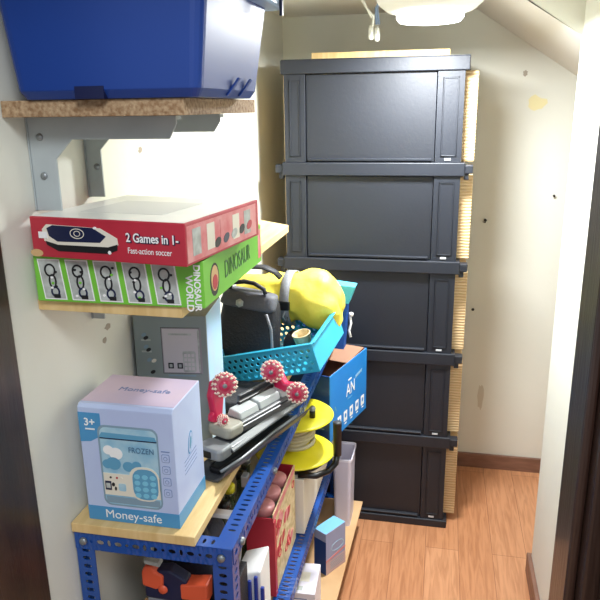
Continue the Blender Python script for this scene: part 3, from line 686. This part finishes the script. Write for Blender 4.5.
F.text('AN', .118, .126, .06, white, sx=.8)
F = Face(t, (0, Dp, 0), (0, -1, 0), (0, 0, 1))
for i in range(5): F.poly([(.17, .04 + i * .018), (.20, .042 + i * .018), (.20, .0435 + i * .018), (.17, .0415 + i * .018)], sky)
F.done('small_print')
tag(MB().box((-.60, 1.63, .3600), (-.345, 2.16, .5375), offw).build('plain_carton', bevel=.002), 'plain off-white carton on the middle deck under the cable reel and blue carton', 'carton')

# ================================================================== CABLE REEL
t = thing('cable_reel', 'yellow cable reel with black handle bulging out of the rack side', 'reel', (-.392, 1.735, .5380), (math.radians(0), math.radians(0), 0))
MB().lathe((0, 0, 0), [(0, 0), (.085, 0), (.095, .01), (.09, .022), (0, .024)], blk, seg=32).build('base', t)
MB().lathe((0, 0, .026), [(0, 0), (.112, .002), (.118, .006), (.112, .010), (.06, .018), (.045, .02), (.03, .03), (0, .03)], yel, seg=40).build('flange', t)
MB().lathe((0, 0, .14), [(0, .0), (.06, .0), (.112, .006), (.116, .010), (.110, .014), (.05, .014), (.02, .022), (0, .022)], yel, seg=40).build('flange', t)
mb = MB(); pts = []
for k in range(7 * 20 + 1):
    a = 2 * PI * k / 20; pts.append((math.cos(a) * (.052 + .006 * math.sin(a * .37)), math.sin(a) * .056, .056 + k / 140 * .08))
mb.tube(pts, .0062, cable, 6); mb.lathe((0, 0, .04), [(.045, 0), (.045, .105)], yel, seg=24); mb.build('wound_cable', t)
MB().lathe((.058, -.02, .155), [(0, 0), (.009, 0), (.009, .022), (0, .022)], blk, seg=14).lathe((.058, -.02, .177), [(0, 0), (.009, 0), (.010, .006), (.006, .012), (0, .013)], MATS['bolt_zinc'], seg=14).build('winding_knob', t)
MB().tube([(.03, -.10, .012), (.08, -.09, .008), (.112, -.065, .012), (.13, -.05, .03), (.134, -.045, .06)], .009, blk, 12).build('handle_arm', t)
MB().tube([(.134, -.045, .055), (.134, -.045, .155)], [.012, .0125], blk, 16).lathe((.134, -.045, .155), [(.0125, 0), (.0125, .003), (.008, .005), (0, .005)], MATS['dark_grey_plastic'], seg=16).build('handle_grip', t)

# ================================================================== RED CARTON WITH JARS
t = thing('red_carton', 'open red and cream patterned carton on the middle deck of the rack', 'carton', (-.436, 1.365, .3600))
W, L, Hh = .070, .245, .235
th = .003
MB().box((0, 0, 0), (W, th, Hh * .96), redp).build('front_panel', t)
MB().box((W - th, th, 0), (W, L, Hh), creamp).build('side_panel', t)
MB().box((0, th, 0), (th, L, Hh), creamp).box((th, L - th, 0), (W - th, L, Hh), redp).box((th, th, 0), (W - th, L - th, .003), browni).build('shell', t)
F = Face(t, (W, 0, 0), (0, 1, 0), (0, 0, 1))
F.rect(0, Hh - .02, L, Hh - .001, redside); rr = random.Random(12)
for k in range(12):
    a, b = rr.uniform(.015, .20), rr.uniform(.03, .19)
    F.poly([(a, b), (a + .03, b + .008), (a + .038, b + .026), (a + .016, b + .03), (a + .006, b + .016)], redside if k % 2 else redp, 1 + k % 3)
for k in range(8): F.ring(rr.uniform(.03, .22), rr.uniform(.04, .2), .014, .01, .002, redp, 4, 10)
F.rect(0, 0, .018, Hh - .02, redp, 5); F.done('side_print')
for k in range(3):
    y = 1.405 + k * .066
    j = thing('pink_lidded_jar', ['pink-lidded jar in the red carton nearest the doorway', 'pink-lidded jar in the middle of the red carton', 'pink-lidded jar in the red carton nearest the yellow reel'][k], 'jar', (-.401, y, .3635), group='jars in the red carton')
    MB().lathe((0, 0, 0), [(0, 0), (.027, 0), (.028, .01), (.028, .20), (.024, .213), (0, .213)], clearg, seg=24).build('glass_body', j)
    MB().lathe((0, 0, .2135), [(0, 0), (.027, 0), (.0285, .003), (.0285, .020), (.026, .023), (0, .023)], pinklid, seg=24).build('lid', j)
for k in range(4):
    y = 1.32 + k * .072; x = -.475 - .01 * (k % 2)
    j = thing('green_bottle', ['olive glass bottle nearest the front post, left of the red carton', 'second olive glass bottle left of the red carton', 'third olive glass bottle left of the red carton', 'olive glass bottle furthest back beside the red carton'][k], 'bottle', (x, y, .3602), group='bottles on the middle deck')
    MB().lathe((0, 0, 0), [(0, 0), (.031, 0), (.033, .006), (.033, .16), (.028, .185), (.013, .215), (.012, .265), (.014, .266), (.014, .272), (0, .272)], glassg, seg=20).build('glass_body', j)
    MB().lathe((0, 0, .273), [(0, 0), (.015, 0), (.015, .018), (0, .019)], [blk, yel, blk, rivet][k], seg=14).build('cap', j)
# black pan lid standing on edge by the front post
t = thing('pan_lid', 'black pan lid with metal rim standing on edge behind the front right post', 'lid', (-.365, 1.09, .545))
MB().lathe((-.012, 0, .14), [(0, .012), (.024, .010), (.036, .004), (.038, 0), (0, .001)], blk, axis=(1, 0, 0), seg=32).build('disc', t)
MB().lathe((-.012, 0, .14), [(.037, -.002), (.041, -.001), (.041, .005), (.037, .006), (.037, -.002)], rivet, axis=(1, 0, 0), seg=32).build('rim', t)
tag(MB().box((-.395, 1.05, .3600), (-.362, 1.13, .6435), blkfab).build('narrow_box', bevel=.001), 'narrow dark box under the black pan lid', 'box')
# yellow cloth
mb = MB(); loft(mb, [pill(-.50, -.385, 1.10, 1.20, .675, .004), pill(-.52, -.375, 1.08, 1.22, .70, .006), pill(-.50, -.38, 1.09, 1.21, .745, .006), pill(-.46, -.40, 1.12, 1.18, .77, .004)], yelfab)

# ================================================================== FRONT LOWER CLUTTER
t = thing('tool_bag', 'dark navy soft tool bag on the middle deck behind the front posts', 'bag', (-.515, 1.175, .3602))
soft('body', t, [pill(-.07, .09, -.08, .09, 0), pill(-.075, .098, -.09, .095, .03), pill(-.07, .09, -.085, .09, .22, .004), pill(-.06, .08, -.07, .08, .30, .005), pill(-.04, .06, -.05, .06, .325)], mat('navy_fabric', (38, 40, 58), .7, bump=.4, bscale=100))
strap('handle', t, [(-.05, -.02, .30), (-.03, -.03, .34), (.02, -.035, .355), (.055, -.03, .34), (.07, -.02, .29)], (0, 1, 0), .02, .004, mat('navy_strap', (28, 28, 36), .6))
tag(MB().box((-.57, .985, .3600), (-.42, 1.075, .5680), cardb).build('shoe_carton', bevel=.002), 'small brown carton holding up the orange toy blaster', 'carton')
t = thing('toy_blaster', 'orange and navy toy blaster just behind the front beam', 'toy', (-.488, 1.02, .6440))
MB().prism([(-.058, 0, .0), (-.03, 0, -.006), (-.014, 0, .0), (-.012, 0, .028), (-.03, 0, .036), (-.034, 0, .046), (-.052, 0, .044), (-.058, 0, .03)], (0, .03, 0), orange).build('grip_shell', t, bevel=.004)
MB().prism([(.022, 0, -.02), (.076, 0, -.028), (.078, 0, .020), (.022, 0, .012)], (0, .035, 0), orange).build('barrel', t, bevel=.003)
MB().prism([(-.055, .004, -.03), (.03, .004, -.034), (.035, .004, .02), (.0, .004, .04), (-.055, .004, .03)], (0, .028, 0), navy).build('body', t, bevel=.004)
MB().lathe((-.014, 0, -.002), [(0, .004), (.008, .004), (.010, 0)], orange, axis=(0, -1, 0), seg=12).build('trigger_button', t)
MB().lathe((.036, .0, -.036), [(0, .012), (.012, .010), (.018, 0), (.018, -.02), (0, -.02)], mat('dark_brown_plastic', (46, 28, 28), .4), axis=(0, -1, 0), seg=18).lathe((.036, -.0, -.036), [(0, .016), (.006, .015), (.008, .011)], pinklid, axis=(0, -1, 0), seg=12).build('front_wheel', t)
MB().prism([(-.05, .0, .052), (-.018, .0, .048), (-.02, .0, .058), (-.05, .0, .06)], (0, .02, 0), greyp).build('sight', t, bevel=.001)
MB().box((-.052, .006, -.0755), (-.01, .03, -.031), greyfab).build('magazine', t, bevel=.003)
tag(MB().box((-.545, 1.16, .718), (-.40, 1.18, .728), white).build('white_ruler', bevel=.001), 'long thin white strip lying behind the front beam above the tool bag', 'strip')

t = thing('paper_pack', 'crumpled white paper pack with blue sticks beside the front post', 'paper', (-.346, 1.135, .3602))
MB().hexa([(-.055, .02, 0), (.005, .02, 0), (.005, .10, 0), (-.055, .10, 0), (-.055, .02, .225), (.004, .02, .24), (.004, .10, .25), (-.05, .10, .23)], white).build('wrapper', t, bevel=.004)
mb = MB(); mb.hexa([(-.05, .014, .19), (-.02, .014, .19), (-.022, .018, .19), (-.05, .018, .19), (-.052, .006, .24), (-.024, .004, .25), (-.026, .010, .25), (-.052, .012, .24)], white); mb.build('torn_flap', t)
for k in range(4):
    x = -.045 + k * .014
    tag(MB().box((x - .334, 1.134, .3602), (x - .326, 1.142, .578 + .012 * (k % 3)), mat('stick_blue', (34, 58, 150), .4)).build('blue_stick', bevel=.002), ['leftmost', 'second from left', 'third from left', 'rightmost'][k] + ' of the four blue sticks by the white paper pack', 'stick', 'blue sticks by the paper pack')

# things on the cardboard sheet, right of the rack
t = thing('blue_medicine_box', 'pale blue and lilac carton standing upright on the cardboard sheet', 'box', (-.304, 1.76, .1222), (0, 0, math.radians(58)))
W, D, Hh = .094, .05, .15
MB().box((0, 0, 0), (W, D, Hh), mat('slate_lilac_print', (150, 160, 196), .45)).build('carton', t, bevel=.001)
F = Face(t, (0, 0, Hh), (1, 0, 0), (0, 1, 0)); F.rect(.001, .001, W - .001, D - .001, mat('clear_blue_print', (120, 184, 226), .4)); F.done('top_panel')
F = Face(t, (0, 0, 0), (1, 0, 0), (0, 0, 1)); F.rect(.0, .0, W, .045, mat('dusty_rose_print', (196, 168, 172), .5)); F.poly([(0, .045), (W, .058), (W, .066), (0, .053)], pinklid, 2); F.ring(.055, .085, .03, .016, .002, sky, 2)
for k in range(5): F.rect(.02, .012 + k * .006, .085, .0135 + k * .006, greyinner, 2)
F.done('front_print')
F = Face(t, (0, D, 0), (0, -1, 0), (0, 0, 1)); F.rect(0, 0, D, Hh - .03, blued); F.done('end_print')

t = thing('white_pill_box', 'white carton with fine print at the bottom edge beside the rack beam', 'box', (-.372, 1.515, .1222), (0, 0, math.radians(3)))
W, D, Hh = .078, .13, .128
MB().box((0, 0, 0), (W, D, Hh), mat('white_lilac_card', (224, 220, 232), .45)).build('carton', t, bevel=.001)
F = Face(t, (0, 0, 0), (1, 0, 0), (0, 0, 1))
for k in range(9): F.rect(.008, .02 + k * .011, .055 + .015 * (k % 2), .0235 + k * .011, inkb if k % 3 else blackp)
F.done('front_print')
F = Face(t, (0, 0, Hh), (1, 0, 0), (0, 1, 0)); F.rect(.01, .012, .04, .03, greyp); F.rect(.03, .05, .055, .09, offw); F.done('top_print')

t = thing('clear_plastic_bin', 'tall frosted lilac plastic container at the far end of the cardboard sheet', 'container', (-.284, 2.08, .1222))
mb = MB(); loft(mb, [ringv(-.036, .018, -.05, .06, 0, .01), ringv(-.040, .022, -.055, .068, .26, .012)], purplet, cap1=False, smooth=False); mb.build('body', t, solid=.002)
mb = MB(); loft(mb, [ringv(-.043, .025, -.058, .071, .256, .012), ringv(-.043, .025, -.058, .071, .266, .012)], mat('frost_rim', (224, 222, 236), .3), cap0=False, cap1=False, smooth=False); mb.build('rim', t, solid=.002)
